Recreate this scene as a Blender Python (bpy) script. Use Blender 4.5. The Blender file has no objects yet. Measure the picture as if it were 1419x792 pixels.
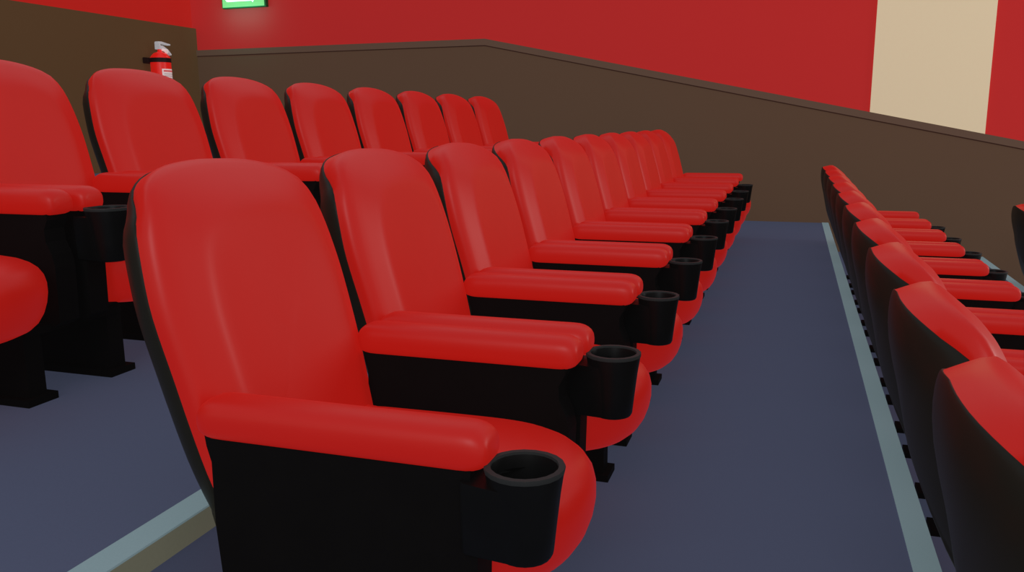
import bpy, bmesh, math
from mathutils import Vector

C = bpy.context.scene.collection
P = 0.70                     # metres per seat pitch; all plans below are drawn in seat pitches
ZF = -0.7884                 # middle tier floor, measured from the middle of an arm pad
RL, H = 2.1211, 0.4322       # row spacing, tier drop
XN, XO = 1.1135, 1.1942      # nosing strip inner and outer edge, middle tier
XW, YW = -9.9832, 11.3935    # back wall, far wall
PLAT = -0.013                # landing behind the left row
YEND = -8.0

def W(x, y, z):
    return Vector((x * P, y * P, (z - ZF) * P))

# ------------------------------------------------------------------ materials
def mat(name, color, rough=0.6, spec=0.3, noise=0.0, scale=40.0, bump=0.0, emit=None, metal=0.0, detail=4.0, tint=None, sheen=0.0):
    m = bpy.data.materials.new(name)
    m.use_nodes = True
    nt = m.node_tree
    b = nt.nodes['Principled BSDF']
    b.inputs['Base Color'].default_value = (*color, 1)
    b.inputs['Roughness'].default_value = rough
    b.inputs['Specular IOR Level'].default_value = spec
    b.inputs['Metallic'].default_value = metal
    if sheen:
        b.inputs['Sheen Weight'].default_value = sheen
    if tint:
        b.inputs['Specular Tint'].default_value = (*tint, 1)
    if noise or bump:
        tc = nt.nodes.new('ShaderNodeTexCoord')
        n = nt.nodes.new('ShaderNodeTexNoise')
        n.inputs['Scale'].default_value = scale
        n.inputs['Detail'].default_value = detail
        nt.links.new(tc.outputs['Object'], n.inputs['Vector'])
        if noise:
            r = nt.nodes.new('ShaderNodeValToRGB')
            r.color_ramp.elements[0].position = 0.3
            r.color_ramp.elements[1].position = 0.7
            r.color_ramp.elements[0].color = (*[c * (1 - noise) for c in color], 1)
            r.color_ramp.elements[1].color = (*[c * (1 + noise) for c in color], 1)
            nt.links.new(n.outputs['Fac'], r.inputs['Fac'])
            nt.links.new(r.outputs['Color'], b.inputs['Base Color'])
        if bump:
            bp = nt.nodes.new('ShaderNodeBump')
            bp.inputs['Strength'].default_value = bump
            bp.inputs['Distance'].default_value = 0.002
            nt.links.new(n.outputs['Fac'], bp.inputs['Height'])
            nt.links.new(bp.outputs['Normal'], b.inputs['Normal'])
    if emit:
        b.inputs['Emission Color'].default_value = (*emit[0], 1)
        b.inputs['Emission Strength'].default_value = emit[1]
    return m

def lin(c):
    return tuple(((v / 255 + 0.055) / 1.055) ** 2.4 if v > 10 else v / 255 / 12.92 for v in c)

def paint(name, rgb, rough=0.7, spec=0.1, fill=0.55, gain=1.0, **kw):
    """surface whose evenly lit colour is rgb; a soft self-lit share stands for the hall's very even fill light"""
    c = lin(rgb)
    return mat(name, tuple(min(v * gain / 0.75, 0.95) for v in c), rough, spec, emit=(c, fill), **kw)

M = dict(
    red=paint('red_upholstery', (160, 21, 15), 0.40, 0.31, fill=0.80, gain=0.50, noise=0.02, scale=9),
    black=paint('black_panel', (10, 9, 9), 0.6, 0.03, noise=0.1, scale=12),
    shell=paint('black_shell', (21, 20, 16), 0.42, 0.14, noise=0.05, scale=8),
    edge=paint('pale_panel_edge', (27, 26, 22), 0.5, 0.1, noise=0.1, scale=20),
    plastic=paint('black_cup_plastic', (9, 9, 9), 0.38, 0.12, noise=0.1, scale=20),
    rim=paint('grey_black_rim', (30, 31, 31), 0.5, 0.12, noise=0.1, scale=20),
    carpet=paint('blue_grey_carpet', (62, 67, 85), 0.95, 0.02, fill=0.58, noise=0.03, scale=240, bump=0.2),
    nose_top=paint('pale_green_grey_nosing', (106, 125, 129), 0.7, 0.05, noise=0.04, scale=300),
    nose_lip=paint('olive_nosing_lip', (93, 93, 79), 0.8, 0.05, noise=0.04, scale=120),
    wall=paint('red_wall_paint', (163, 39, 38), 0.8, 0.05, noise=0.01, scale=3),
    wainscot=paint('brown_wainscot', (78, 60, 47), 0.75, 0.05, noise=0.01, scale=4),
    moulding=paint('brown_moulding', (82, 64, 53), 0.7, 0.06, noise=0.01, scale=4),
    groove=paint('dark_groove', (52, 34, 28), 0.9, 0.0, noise=0.05, scale=4),
    wains_left=paint('brown_back_wainscot', (76, 56, 37), 0.8, 0.03, noise=0.01, scale=4),
    wall_left=paint('red_back_wall_paint', (166, 32, 27), 0.85, 0.03, noise=0.01, scale=3),
    cream=paint('cream_panel', (193, 178, 148), 0.9, 0.03, noise=0.01, scale=30),
    ext_red=paint('extinguisher_red', (200, 26, 20), 0.3, 0.5, noise=0.02, scale=10),
    ext_metal=paint('extinguisher_metal', (165, 168, 172), 0.35, 0.5, noise=0.05, scale=30),
    ext_black=paint('extinguisher_black', (26, 14, 14), 0.5, 0.2, noise=0.1, scale=20),
    ext_label=paint('extinguisher_label_white', (205, 190, 188), 0.6, 0.2, noise=0.04, scale=60),
    ext_print=paint('extinguisher_print', (150, 135, 135), 0.7, 0.1, noise=0.2, scale=90),
    ext_redprint=paint('extinguisher_red_print', (190, 90, 90), 0.7, 0.1, noise=0.2, scale=90),
    sign_green=mat('sign_green_glow', (0.03, 0.06, 0.03), 0.5, 0.1, noise=0.03, scale=20, emit=((0.22, 0.72, 0.24), 1.0)),
    sign_white=mat('sign_white_glow', (0.9, 1.0, 0.9), 0.5, 0.2, noise=0.01, scale=20, emit=((0.92, 1.0, 0.93), 1.4)),
    sign_case=mat('sign_casing', (0.03, 0.09, 0.03), 0.6, 0.1, noise=0.05, scale=20),
)

# ------------------------------------------------------------------ helpers
def finish(bm, name, m, parent=None, smooth=None, loc=None):
    bmesh.ops.recalc_face_normals(bm, faces=bm.faces)
    me = bpy.data.meshes.new(name)
    bm.to_mesh(me)
    bm.free()
    me.materials.append(m)
    if smooth is not None:
        for p in me.polygons:
            p.use_smooth = True
        if smooth < 180:
            me.set_sharp_from_angle(angle=math.radians(smooth))
    o = bpy.data.objects.new(name, me)
    C.objects.link(o)
    if parent:
        o.parent = parent
    if loc:
        o.location = loc
    return o

def bevel_all(bm, w, seg=2, ang=25):
    es = [e for e in bm.edges if len(e.link_faces) == 2 and e.calc_face_angle(0) > math.radians(ang)]
    if es:
        bmesh.ops.bevel(bm, geom=es, offset=w, segments=seg, affect='EDGES', profile=0.5, clamp_overlap=True)

def add_prism(bm, poly, a, b, axis='y'):
    """poly: list of 2D points; extruded from a to b along axis"""
    def mk(p, t):
        if axis == 'y':
            return Vector((p[0], t, p[1]))
        if axis == 'x':
            return Vector((t, p[0], p[1]))
        return Vector((p[0], p[1], t))
    v0 = [bm.verts.new(mk(p, a)) for p in poly]
    v1 = [bm.verts.new(mk(p, b)) for p in poly]
    n = len(poly)
    bm.faces.new(v0)
    bm.faces.new(v1[::-1])
    for i in range(n):
        bm.faces.new((v0[i], v0[(i + 1) % n], v1[(i + 1) % n], v1[i]))

def add_box(bm, lo, hi):
    add_prism(bm, [(lo[0], lo[2]), (hi[0], lo[2]), (hi[0], hi[2]), (lo[0], hi[2])], lo[1], hi[1])

def add_loft(bm, rings, cap0=True, cap1=True):
    vr = [[bm.verts.new(p) for p in r] for r in rings]
    n = len(vr[0])
    for a, b in zip(vr[:-1], vr[1:]):
        for i in range(n):
            bm.faces.new((a[i], a[(i + 1) % n], b[(i + 1) % n], b[i]))
    for cap, r in ((cap0, vr[0]), (cap1, vr[-1])):
        if cap:
            c = bm.verts.new(sum((v.co for v in r), Vector()) / n)
            for i in range(n):
                bm.faces.new((r[i], r[(i + 1) % n], c))

def add_lathe(bm, prof, n=24, centre=(0, 0, 0), cap0=True, cap1=True):
    cx, cy, cz = centre
    add_loft(bm, [[Vector((cx + r * math.cos(2 * math.pi * k / n), cy + r * math.sin(2 * math.pi * k / n), cz + z))
                   for k in range(n)] for r, z in prof], cap0, cap1)

def add_tube(bm, pts, r, n=10):
    pts = [Vector(p) for p in pts]
    rings = []
    for i, p in enumerate(pts):
        t = (pts[min(i + 1, len(pts) - 1)] - pts[max(i - 1, 0)]).normalized()
        u = t.cross(Vector((0, 0, 1)))
        if u.length < 1e-3:
            u = t.cross(Vector((1, 0, 0)))
        u.normalize()
        v = t.cross(u)
        rings.append([p + u * (r * math.cos(2 * math.pi * k / n)) + v * (r * math.sin(2 * math.pi * k / n)) for k in range(n)])
    add_loft(bm, rings)

def crom(pts, n, closed=False):
    """Catmull-Rom resample of a list of tuples to n points, even in arc length"""
    m = len(pts)
    dense = []
    segs = m if closed else m - 1
    for i in range(segs):
        g = (lambda k: pts[k % m]) if closed else (lambda k: pts[min(max(k, 0), m - 1)])
        p0, p1, p2, p3 = g(i - 1), g(i), g(i + 1), g(i + 2)
        for s in range(16):
            t = s / 16
            dense.append(tuple(0.5 * (2 * b + (c - a) * t + (2 * a - 5 * b + 4 * c - d) * t * t + (3 * b - a - 3 * c + d) * t ** 3)
                               for a, b, c, d in zip(p0, p1, p2, p3)))
    dense.append(pts[0] if closed else pts[-1])
    L = [0.0]
    for a, b in zip(dense[:-1], dense[1:]):
        L.append(L[-1] + math.dist(a, b))
    out = []
    cnt = n if closed else n - 1
    j = 0
    for k in range(n):
        t = L[-1] * k / cnt
        while j < len(L) - 2 and L[j + 1] < t:
            j += 1
        f = (t - L[j]) / max(L[j + 1] - L[j], 1e-9)
        out.append(tuple(a + (b - a) * f for a, b in zip(dense[j], dense[j + 1])))
    return out

def interp(tab, x):
    """smooth interpolation through a table of (x, y)"""
    if x <= tab[0][0]:
        return tab[0][1] + (x - tab[0][0]) * (tab[1][1] - tab[0][1]) / (tab[1][0] - tab[0][0])
    if x >= tab[-1][0]:
        return tab[-1][1]
    n = len(tab)
    for i in range(n - 1):
        if tab[i][0] <= x <= tab[i + 1][0]:
            x0, y0 = tab[i]
            x1, y1 = tab[i + 1]
            def sl(k):
                a, b = max(k - 1, 0), min(k + 1, n - 1)
                return (tab[b][1] - tab[a][1]) / (tab[b][0] - tab[a][0])
            h = x1 - x0
            t = (x - x0) / h
            return ((2 * t ** 3 - 3 * t * t + 1) * y0 + (t ** 3 - 2 * t * t + t) * h * sl(i)
                    + (-2 * t ** 3 + 3 * t * t) * y1 + (t ** 3 - t * t) * h * sl(i + 1))

def thing(name, label, cat, loc, group=None, rotz=0.0):
    o = bpy.data.objects.new(name, None)
    o.empty_display_size = 0.1
    C.objects.link(o)
    o.location = loc
    o.rotation_euler = (0, 0, rotz)
    o['label'] = label
    o['category'] = cat
    if group:
        o['group'] = group
    return o

def struct(o, label=None):
    o['kind'] = 'structure'
    if label:
        o['label'] = label
        o['category'] = 'structure'
    return o

# ------------------------------------------------------------------ one cinema seat
# drawn in pitches with the seat facing +X, origin on the floor under the arm-pad fronts
def S(x, y, z):
    return Vector((x * P, y * P, (z - ZF) * P))

HALF = [(-0.40, 0.33), (-0.33, 0.378), (-0.2, 0.408), (-0.05, 0.424), (0.1, 0.432), (0.25, 0.436), (0.36, 0.426),
        (0.45, 0.409), (0.52, 0.385), (0.57, 0.352), (0.605, 0.292), (0.630, 0.19), (0.640, 0.065)]
# line where the red cushion meets the black shell, the cushion front and the back of the shell
SEAM = [(-0.45, -0.70), (-0.3, -0.742), (-0.185, -0.775), (0.065, -0.838), (0.27, -0.895), (0.42, -0.932), (0.50, -0.958), (0.56, -0.998), (0.60, -1.055), (0.64, -1.13)]
FRONT = [(-0.45, -0.615), (-0.3, -0.648), (-0.185, -0.677), (0.065, -0.738), (0.27, -0.792), (0.42, -0.833), (0.57, -0.872), (0.66, -0.90)]
BACK = [(-0.50, -0.825), (-0.40, -0.885), (-0.3, -0.940), (-0.05, -1.020), (0.15, -1.07), (0.3, -1.10), (0.42, -1.132), (0.52, -1.152), (0.60, -1.158), (0.66, -1.155)]

def back_outline(n, grow=0.0):
    pts = [(-h, z) for z, h in HALF] + [(h, z) for z, h in HALF[::-1]]
    out = crom(pts, n, closed=True)
    if grow:
        out = [(y * (1 + grow), 0.12 + (z - 0.12) * (1 + grow)) for y, z in out]
    return out

def ramp(z):
    t = max(0.0, min(1.0, (z - 0.45) / 0.15))
    return t * t * (3 - 2 * t)

def make_backrest(root):
    N = 84
    out = back_outline(N)
    zc = 0.12
    # (inset of the ring, share of the way back from cushion front to the seam)
    F = [(0.97, 1.0), (1.0, 1.0), (1.002, 0.82), (1.0, 0.66), (0.988, 0.52), (0.962, 0.41), (0.92, 0.31), (0.86, 0.205), (0.80, 0.105), (0.755, 0.03), (0.725, -0.015),
         (0.695, -0.04), (0.66, -0.045), (0.60, -0.035), (0.50, -0.01), (0.36, 0.015), (0.2, 0.03), (0.07, 0.035)]
    rings = []
    for s, f in F:
        r = []
        for y, z in out:
            k2 = max(0.0, (f - 0.55) / 0.45) * ramp(z)
            dip = (0.026 + 0.08 * abs(y)) * k2
            zz = zc + (z - zc) * s - dip
            depth = interp(SEAM, z) - interp(FRONT, z)
            if f < 0.25:                                # flat of the front does not follow the thick top
                d0 = interp(SEAM, min(z, 0.36)) - interp(FRONT, min(z, 0.36))
                k = max(0.0, f) / 0.25
                depth = d0 * (1 - k) + depth * k
            r.append(S((interp(FRONT, zz + dip) if dip else interp(FRONT, zz)) + f * depth, y * s * (1 - 0.08 * k2), zz))
        rings.append(r)
    bm = bmesh.new()
    add_loft(bm, rings)
    finish(bm, 'backrest', M['red'], root, smooth=60)
    bm = bmesh.new()
    rings = []
    out2 = back_outline(N, 0.006)
    for s, g in [(0.9, 0.012), (0.985, 0.010), (1.0, 0.0)]:
        rings.append([S(interp(SEAM, z0) + g, y * s * (1 - 0.08 * ramp(z0)), zc + (z - zc) * s - (0.026 + 0.08 * abs(y)) * ramp(z0)) for (y, z), (_, z0) in zip(out2, out)])
    for s in (0.9995, 0.997, 0.99, 0.975, 0.95, 0.91, 0.85, 0.77, 0.66, 0.52, 0.36, 0.2, 0.06):
        r = []
        for (y, z), (_, z0) in zip(out2, out):
            zz = zc + (z - zc) * s - (0.026 + 0.08 * abs(y)) * ramp(z0) * s
            t = (1 - s ** 1.95) ** (1 / 1.95)
            low = max(0.0, -0.02 - zz) * 0.2           # the shell reaches a little lower behind
            r.append(S(interp(SEAM, z0) * (1 - t) + interp(BACK, zz) * t, y * s * (1 - 0.08 * ramp(z0)), zz - low * t))
        rings.append(r)
    add_loft(bm, rings)
    finish(bm, 'back_shell', M['shell'], root, smooth=50)

def make_seat(root):
    half = [(-0.78, 0.30), (-0.72, 0.345), (-0.55, 0.355), (-0.30, 0.36), (-0.14, 0.355), (-0.03, 0.33), (0.06, 0.275), (0.125, 0.19), (0.158, 0.095)]
    pts = [(x, -h) for x, h in half] + [(0.168, 0.0)] + [(x, h) for x, h in half[::-1]]
    out = crom(pts, 72, closed=True)
    lev = [(0.06, -0.168), (0.3, -0.170), (0.55, -0.176), (0.72, -0.186), (0.83, -0.199), (0.90, -0.214), (0.95, -0.233), (0.985, -0.258), (1.0, -0.288),
           (1.0, -0.325), (0.985, -0.365), (0.955, -0.405), (0.91, -0.438), (0.86, -0.458), (0.79, -0.472), (0.4, -0.478), (0.06, -0.478)]
    cx = -0.30
    bm = bmesh.new()
    rings = []
    for s, z in lev:
        rings.append([S(cx + (x - cx) * s, y * s, z) for x, y in out])
    add_loft(bm, rings)
    finish(bm, 'seat', M['red'], root, smooth=70)

def make_armrest(root, side):
    y0 = 0.42 * side
    # upholstered pad
    bm = bmesh.new()
    n = 28
    sec = []
    for k in range(n):
        a = 2 * math.pi * k / n
        c, s = math.cos(a), math.sin(a)
        e = 2 / 2.7
        yy = 0.066 * math.copysign(abs(c) ** e, c)
        zz = 0.056 * math.copysign(abs(s) ** e, s)
        if s < 0:
            yy = 0.066 * math.copysign(abs(c) ** 0.42, c)
            zz = -0.050 * abs(s) ** 0.6
        sec.append((yy, zz))
    ends = [(0.0, 0.35), (0.003, 0.55), (0.009, 0.70), (0.019, 0.83), (0.033, 0.93), (0.050, 0.985), (0.072, 1.0)]
    xs = [(-0.752 + d, f) for d, f in ends] + [(-0.5, 1.0), (-0.25, 1.0)] + [(0.030 - d, f) for d, f in ends[::-1]]
    rings = []
    for x, f in xs:
        rings.append([S(x, y0 + yy * (0.45 + 0.55 * f), 0.004 + zz * f - (1 - f) * 0.006) for yy, zz in sec])
    add_loft(bm, rings)
    finish(bm, 'armrest', M['red'], root, smooth=70)
    # side panel
    prof = [(-0.728, -0.030), (-0.724, -0.062), (-0.712, -0.105), (-0.714, -0.28), (-0.70, -0.47), (-0.672, -0.495), (-0.03, -0.495), (0.0, -0.475),
            (0.006, -0.25), (-0.004, -0.20), (-0.028, -0.15), (-0.030, -0.10), (-0.010, -0.062), (-0.008, -0.030)]
    bm = bmesh.new()
    add_prism(bm, [(x * P, (z - ZF) * P) for x, z in prof], (y0 - 0.05) * P, (y0 + 0.05) * P)
    bevel_all(bm, 0.014 * P, 1, 60)
    bm.normal_update()
    for fc in bm.faces:                                  # chamfers of the front corners get a thin paler colour
        if fc.calc_center_median().x > -0.05 * P and abs(fc.normal.y) > 0.35 and abs(fc.normal.x) > 0.35:
            fc.material_index = 1
    pn = finish(bm, 'side_panel', M['black'], root)
    pn.data.materials.append(M['edge'])
    # leg under the seat
    yl = 0.285 * side
    bm = bmesh.new()
    add_box(bm, S(-0.70, yl - 0.042, -0.762), S(-0.062, yl + 0.042, -0.466))
    bevel_all(bm, 0.008 * P, 1)
    leg = finish(bm, 'leg', M['black'], root)
    bm = bmesh.new()
    add_box(bm, S(-0.755, yl - 0.072, ZF), S(-0.036, yl + 0.072, ZF + 0.030))
    bevel_all(bm, 0.007 * P, 1)
    finish(bm, 'foot_plate', M['black'], leg)
    bm = bmesh.new()
    ya, yb = sorted((0.25 * side, 0.462 * side))
    add_box(bm, S(-0.69, ya, -0.512), S(-0.05, yb, -0.482))
    bevel_all(bm, 0.006 * P, 1)
    finish(bm, 'leg_bracket', M['black'], leg)

def make_cup_holder(root):
    cx, cy = 0.108, -0.432
    n = 20
    bm = bmesh.new()
    # outer wall, rim, inner wall, floor of the cup
    prof = [(0.052, -0.247), (0.062, -0.243), (0.0675, -0.232), (0.074, -0.17), (0.083, -0.09), (0.0915, -0.034), (0.0915, -0.026),
            (0.0795, -0.026), (0.077, -0.032), (0.071, -0.09), (0.062, -0.18), (0.056, -0.222)]
    add_lathe(bm, [(r * P, (z - ZF) * P) for r, z in prof], n, (cx * P, cy * P, 0))
    cup = finish(bm, 'cup_holder', M['plastic'], root, smooth=35)
    bm = bmesh.new()
    rp = [(0.0925, -0.036), (0.0935, -0.030), (0.0925, -0.0245), (0.0785, -0.0245), (0.0775, -0.031)]
    add_lathe(bm, [(r * P, (z - ZF) * P) for r, z in rp], n, (cx * P, cy * P, 0), False, False)
    finish(bm, 'cup_rim', M['rim'], cup, smooth=35)
    # bracket that carries the cup on the front of the panel
    bm = bmesh.new()
    rings = []
    for z, f in ((-0.240, 0.86), (-0.234, 0.94), (-0.15, 1.0), (-0.075, 1.04), (-0.062, 1.0)):
        rc = 0.0675 + (z + 0.232) / 0.2 * 0.024 - 0.003
        w = 0.058 * f
        half = [(-0.032, w * 0.8), (-0.020, w)] + [(cx - rc * math.cos(math.radians(t)), rc * math.sin(math.radians(t))) for t in (84, 60, 40, 20)]
        plan = [(x, -y) for x, y in half] + [(cx - rc, 0.0)] + half[::-1]
        rings.append([S(x, cy + y, z) for x, y in plan])
    add_loft(bm, rings)
    finish(bm, 'cup_bracket', M['plastic'], cup, smooth=40)

ORD = ['first', 'second', 'third', 'fourth', 'fifth', 'sixth', 'seventh', 'eighth', 'ninth', 'tenth']
CY = -0.025

def seat_proto(label, group, x, y, z):
    t = thing('cinema_seat', label, 'cinema seat', W(x, y + CY, z), group)
    make_backrest(t)
    make_seat(t)
    for s in (-1, 1):
        make_armrest(t, s)
    make_cup_holder(t)
    return t

def seat_copy(src, label, group, x, y, z):
    r = src.copy()
    C.objects.link(r)
    r.location = W(x, y + CY, z)
    r['label'] = label
    r['group'] = group
    for ch in list(src.children):
        c = ch.copy()
        C.objects.link(c)
        c.parent = r
        for g in list(ch.children):
            k = g.copy()
            C.objects.link(k)
            k.parent = c
    return r

gM, gL, gR = 'red seats of the middle row', 'red seats of the upper left row', 'red seats of the lower right row'
first = seat_proto('large red cinema seat in the foreground, nearest seat of the middle row', gM, 0, 0, ZF)
for i in range(1, 10):
    lab = 'red cinema seat at the far end of the middle row, tenth from the camera' if i == 9 else \
          '%s red cinema seat from the camera in the long middle row' % ORD[i]
    seat_copy(first, lab, gM, 0, i, ZF)
for i in range(0, 9):
    if i == 0:
        lab = 'red seat of the upper left row cut off by the left picture edge'
    elif i == 8:
        lab = 'last red seat at the far end of the upper left row, before the brown wall'
    else:
        lab = '%s red seat from the left in the upper row behind' % ORD[i]
    seat_copy(first, lab, gL, -RL, i + 0.0544, ZF + H)
for i in range(0, 10):
    lab = 'nearest seat of the lower right row, large black shell cut by the picture edge' if i == 0 else \
        ('farthest red seat of the lower right row, by the brown wall' if i == 9 else
         '%s red seat from the camera in the lower right row, seen from behind' % ORD[i])
    seat_copy(first, lab, gR, RL, i - 0.1864, ZF - H)
seat_copy(first, 'lone black-shelled red seat peeking in at the right picture edge, one row lower', 'red seats of the lowest row', 2 * RL, 8.9, ZF - 2 * H)

# ------------------------------------------------------------------ setting
# stepped floor: (x from, x to, z)
lv = [(XW - 0.3, XO - 2 * RL, PLAT), (XO - 2 * RL, XO - RL, ZF + H), (XO - RL, XO, ZF), (XO, XO + RL, ZF - H),
      (XO + RL, XO + 2 * RL, ZF - 2 * H), (XO + 2 * RL, XO + 3 * RL, ZF - 3 * H)]
poly = []
for a, b, z in lv:
    poly += [(a, z), (b, z)]
poly += [(lv[-1][1], ZF - 3 * H - 0.3), (lv[0][0], ZF - 3 * H - 0.3)]
bm = bmesh.new()
add_prism(bm, [(x * P, (z - ZF) * P) for x, z in poly], YEND * P, (YW + 0.3) * P)
struct(finish(bm, 'floor', M['carpet']), 'stepped blue grey carpet floor of the seating tiers')

# nosings along the tier edges (top strip and front lip)
k = 0
for a, b, z in lv[:-1]:
    k += 1
    t = bpy.data.objects.new('trim_%d' % k, None)
    C.objects.link(t)
    t.location = W(b, 0, z)
    struct(t)
    bm = bmesh.new()
    add_box(bm, Vector(((XN - XO) * P, YEND * P, 0)), Vector((0.012 * P, YW * P, 0.006 * P)))
    finish(bm, 'nosing_top', M['nose_top'], t)
    bm = bmesh.new()
    add_box(bm, Vector((0, YEND * P, -0.072 * P)), Vector((0.012 * P, YW * P, 0)))
    finish(bm, 'nosing_lip', M['nose_lip'], t)

TOPZ = 5.5
XR = 7.2
def wz(x):
    return 2.100 if x < -4.285 else 2.100 - 0.2095 * (x + 4.285)
def band(x0, x1, d0, d1):
    """polygon between the wainscot top line lowered by d0 and by d1"""
    xs = [x0, -4.285, x1]
    return [(x, wz(x) - d0) for x in xs] + [(x, wz(x) - d1) for x in xs[::-1]]
def pz(poly):
    return [(x * P, (z - ZF) * P) for x, z in poly]

bm = bmesh.new()
add_box(bm, W(XW - 0.3, YW + 0.02, -3.0), W(XR, YW + 0.3, TOPZ))
struct(finish(bm, 'wall_far', M['wall']), 'red far side wall')
bm = bmesh.new()
add_prism(bm, pz([(XW - 0.1, wz(-9) - 0.112), (-4.285, wz(-9) - 0.112), (XR, wz(XR) - 0.112), (XR, -3.0), (XW - 0.1, -3.0)]), YW * P, (YW + 0.1) * P)
struct(finish(bm, 'trim_7', M['wainscot']), 'brown wainscot with sloping top on the far wall')
bm = bmesh.new()
add_prism(bm, pz(band(XW - 0.1, XR, 0.0, 0.102)), (YW - 0.018) * P, (YW + 0.1) * P)
struct(finish(bm, 'trim_8', M['moulding']), 'brown moulding capping the sloping wainscot')
bm = bmesh.new()
add_prism(bm, pz(band(XW - 0.1, XR, 0.095, 0.118)), (YW - 0.002) * P, (YW + 0.1) * P)
struct(finish(bm, 'trim_9', M['groove']), 'thin dark groove under the moulding')

# back wall: red above, thicker brown wainscot below
bm = bmesh.new()
add_box(bm, W(XW - 0.4, YEND, -1.0), W(XW - 0.085, YW + 0.25, TOPZ))
struct(finish(bm, 'wall_left_upper', M['wall_left']), 'red wall above the brown wainscot at the left')
bm = bmesh.new()
add_box(bm, W(XW - 0.2, YEND, -1.0), W(XW, YW + 0.1, 2.4903))
struct(finish(bm, 'wall_left', M['wains_left']), 'dark brown wainscot of the left wall')

# cream panel on the far wall
bm = bmesh.new()
xa, xb = 1.676, 3.2
add_prism(bm, pz([(xa, wz(xa)), (xb, wz(xb)), (xb, TOPZ - 0.3), (xa, TOPZ - 0.3)]), (YW - 0.004) * P, (YW + 0.04) * P)
o = finish(bm, 'wall_panel', M['cream'])
o['label'] = 'tall cream panel on the red wall above the sloping brown moulding'
o['category'] = 'wall panel'

# ------------------------------------------------------------------ exit sign on the far wall
sx, sz, sw, sh = -8.868, 2.815, 0.88, 0.42
t = thing('exit_sign', 'glowing green exit sign with white arrow high on the red far wall', 'exit sign', W(sx, YW + 0.02, sz))
def sgn(x, y, z):
    return Vector((x * P, y * P, z * P))
bm = bmesh.new()
add_box(bm, sgn(-sw / 2 - 0.012, -0.075, -0.014), sgn(sw / 2 + 0.03, 0.0, sh + 0.014))
bevel_all(bm, 0.006, 1)
finish(bm, 'sign_casing', M['sign_case'], t)
bm = bmesh.new()
add_box(bm, sgn(-sw / 2 + 0.006, -0.084, 0.004), sgn(sw / 2 - 0.004, -0.07, sh - 0.004))
face = finish(bm, 'sign_face', M['sign_green'], t)
bm = bmesh.new()
arrow = [(-0.36, 0.125), (-0.335, 0.098), (0.185, 0.098), (0.205, 0.072), (0.262, 0.16), (0.33, 0.21), (0.205, 0.345), (0.185, 0.315), (-0.335, 0.315), (-0.36, 0.288)]
add_prism(bm, [(x * P, z * P) for x, z in arrow], -0.088 * P, -0.082 * P)
finish(bm, 'sign_arrow', M['sign_white'], face)

# ------------------------------------------------------------------ fire extinguisher on the left wall
# stands off the wall on a bracket; measured in pitches from its axis
ex, ey = XW + 0.22, 10.14
t = thing('fire_extinguisher', 'red fire extinguisher strapped to the dark brown left wall', 'fire extinguisher', W(ex, ey, 1.28))
def E_(x, y, z):
    return Vector((x * P, y * P, z * P))
R0 = 0.168
bm = bmesh.new()
prof = [(0.12, 0.0), (R0 - 0.006, 0.008), (R0, 0.03), (R0, 0.575), (R0 - 0.006, 0.60), (R0 - 0.03, 0.635), (0.10, 0.672), (0.05, 0.69), (0.036, 0.70), (0.036, 0.745)]
add_lathe(bm, [(r * P, z * P) for r, z in prof], 32)
tank = finish(bm, 'tank', M['ext_red'], t, smooth=40)
bm = bmesh.new()
add_lathe(bm, [(r * P, z * P) for r, z in [(R0 + 0.001, 0.515), (R0 + 0.006, 0.518), (R0 + 0.006, 0.587), (R0 - 0.002, 0.590)]], 32)
finish(bm, 'strap', M['ext_black'], t, smooth=40)
bm = bmesh.new()
add_box(bm, E_(-0.224, -0.17, 0.50), E_(-0.185, 0.12, 0.60))
add_box(bm, E_(-0.2, -0.20, 0.51), E_(-0.10, -0.13, 0.59))
bevel_all(bm, 0.004, 1)
finish(bm, 'wall_bracket', M['ext_black'], t)
# valve block, carrying handle and squeeze lever
bm = bmesh.new()
add_box(bm, E_(-0.05, -0.055, 0.735), E_(0.05, 0.03, 0.80))
add_box(bm, E_(-0.045, -0.06, 0.79), E_(0.045, -0.02, 0.850))
bevel_all(bm, 0.006, 2)
valve = finish(bm, 'valve', M['ext_metal'], t, smooth=40)
bm = bmesh.new()
hp = [(-0.065, 0.828), (0.02, 0.836), (0.16, 0.818), (0.235, 0.816), (0.235, 0.838), (0.16, 0.846), (0.02, 0.866), (-0.06, 0.862)]
add_prism(bm, [(y * P, z * P) for y, z in hp], -0.035 * P, 0.035 * P, 'x')
bevel_all(bm, 0.004, 1)
finish(bm, 'squeeze_lever', M['ext_metal'], valve, smooth=40)
bm = bmesh.new()
hp = [(-0.03, 0.745), (0.06, 0.765), (0.16, 0.71), (0.24, 0.65), (0.25, 0.67), (0.17, 0.745), (0.06, 0.795), (-0.03, 0.785)]
add_prism(bm, [(y * P, z * P) for y, z in hp], -0.035 * P, 0.035 * P, 'x')
bevel_all(bm, 0.004, 1)
finish(bm, 'carry_handle', M['ext_metal'], valve, smooth=40)
bm = bmesh.new()
add_tube(bm, [E_(0.03, 0.02, 0.735), E_(0.085, 0.045, 0.715)], 0.024 * P, 14)
add_tube(bm, [E_(0.085, 0.045, 0.705), E_(0.115, 0.05, 0.703)], 0.036 * P, 14)
finish(bm, 'pressure_gauge', M['ext_label'], valve, smooth=40)
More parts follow.
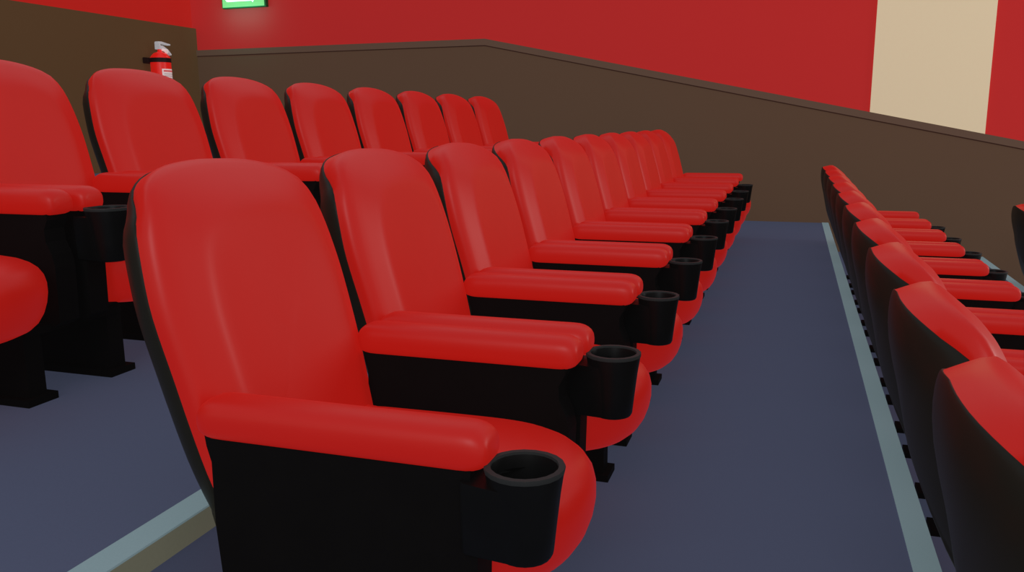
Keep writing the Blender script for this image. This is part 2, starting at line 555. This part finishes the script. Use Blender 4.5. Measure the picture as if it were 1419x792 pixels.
# paper label wrapped on the tank, with a red heading and lines of small print
def wrap(bm, a0, a1, z0, z1, r, n=14):
    ang = [a0 + (a1 - a0) * k / n for k in range(n + 1)]
    lo = [bm.verts.new(E_(r * math.cos(a), r * math.sin(a), z0)) for a in ang]
    hi = [bm.verts.new(E_(r * math.cos(a), r * math.sin(a), z1)) for a in ang]
    for k in range(n):
        bm.faces.new((lo[k], lo[k + 1], hi[k + 1], hi[k]))
D = math.radians
bm = bmesh.new()
wrap(bm, D(-46), D(62), 0.06, 0.405, R0 + 0.002)
lab = finish(bm, 'paper_label', M['ext_label'], t, smooth=60)
bm = bmesh.new()
wrap(bm, D(-38), D(56), 0.355, 0.385, R0 + 0.004)
finish(bm, 'label_heading', M['ext_redprint'], lab, smooth=60)
bm = bmesh.new()
for q in range(7):
    wrap(bm, D(-36), D(30 + 13 * ((q * 5) % 3)), 0.315 - 0.033 * q, 0.328 - 0.033 * q, R0 + 0.004)
pr = finish(bm, 'label_print', M['ext_print'], lab, smooth=60)

# ------------------------------------------------------------------ light
w = bpy.data.worlds.new('world')
bpy.context.scene.world = w
w.use_nodes = True
nt = w.node_tree
bg = nt.nodes['Background']
tc = nt.nodes.new('ShaderNodeTexCoord')
sp = nt.nodes.new('ShaderNodeSeparateXYZ')
rp = nt.nodes.new('ShaderNodeValToRGB')
mp = nt.nodes.new('ShaderNodeMapRange')
mp.inputs['From Min'].default_value = -1
mp.inputs['From Max'].default_value = 1
nt.links.new(tc.outputs['Generated'], sp.inputs['Vector'])
nt.links.new(sp.outputs['Z'], mp.inputs['Value'])
nt.links.new(mp.outputs['Result'], rp.inputs['Fac'])
cr = rp.color_ramp
cr.elements[0].position = 0.0
cr.elements[0].color = (0.70, 0.62, 0.55, 1)
cr.elements[1].position = 1.0
cr.elements[1].color = (0.46, 0.49, 0.57, 1)
e = cr.elements.new(0.5)
e.color = (0.76, 0.72, 0.68, 1)
nt.links.new(rp.outputs['Color'], bg.inputs['Color'])
bg.inputs['Strength'].default_value = 0.72

def area(name, loc, target, size, power, color, shape='RECTANGLE', size_y=None):
    l = bpy.data.lights.new(name, 'AREA')
    l.shape = shape
    l.size = size
    l.size_y = size_y or size
    l.energy = power
    l.color = color
    o = bpy.data.objects.new(name, l)
    C.objects.link(o)
    o.location = loc
    o.rotation_euler = (Vector(target) - Vector(loc)).to_track_quat('-Z', 'Y').to_euler()
    return o

area('bolster_fill_light', W(0.5, -7.0, 4.4), W(-0.6, 1.5, 0.2), 2.4, 75, (0.95, 0.97, 1.0))  # added lamp behind the camera, lifts the sheen on the left bolsters
area('ridge_highlight_light', W(13.0, 8.5, 3.2), W(-0.6, 4.0, 0.3), 1.0, 110, (1.0, 0.97, 0.92), 'RECTANGLE', 3.0)  # added unseen lamp, placed to draw a highlight along the backrest ridges
# added green lamp facing the wall, imitates the bloom around the sign
area('sign_glow_lamp', W(sx, YW - 0.36, sz - 0.10), W(sx, YW + 0.02, sz - 0.10), 0.55, 2.6, (0.02, 1.0, 0.85), 'RECTANGLE', 0.12)

# ------------------------------------------------------------------ camera
cam = bpy.data.cameras.new('camera')
co = bpy.data.objects.new('camera', cam)
C.objects.link(co)
yaw, pitch, roll, f = 0.3201, 0.191, -0.0076, 1167.45
fw = Vector((-math.sin(yaw) * math.cos(pitch), math.cos(yaw) * math.cos(pitch), -math.sin(pitch)))
r = Vector((math.cos(yaw), math.sin(yaw), 0))
u = r.cross(fw)
r2 = r * math.cos(roll) + u * math.sin(roll)
u2 = u * math.cos(roll) - r * math.sin(roll)
from mathutils import Matrix
mw = Matrix((r2, u2, -fw)).transposed().to_4x4()
mw.translation = W(0.648, -2.1659, 0.7334)
co.matrix_world = mw
cam.sensor_width = 36
cam.lens = f * 36 / 1419
cam.clip_start = 0.02
bpy.context.scene.camera = co
vs = bpy.context.scene.view_settings
vs.view_transform = 'Standard'
vs.look = 'None'
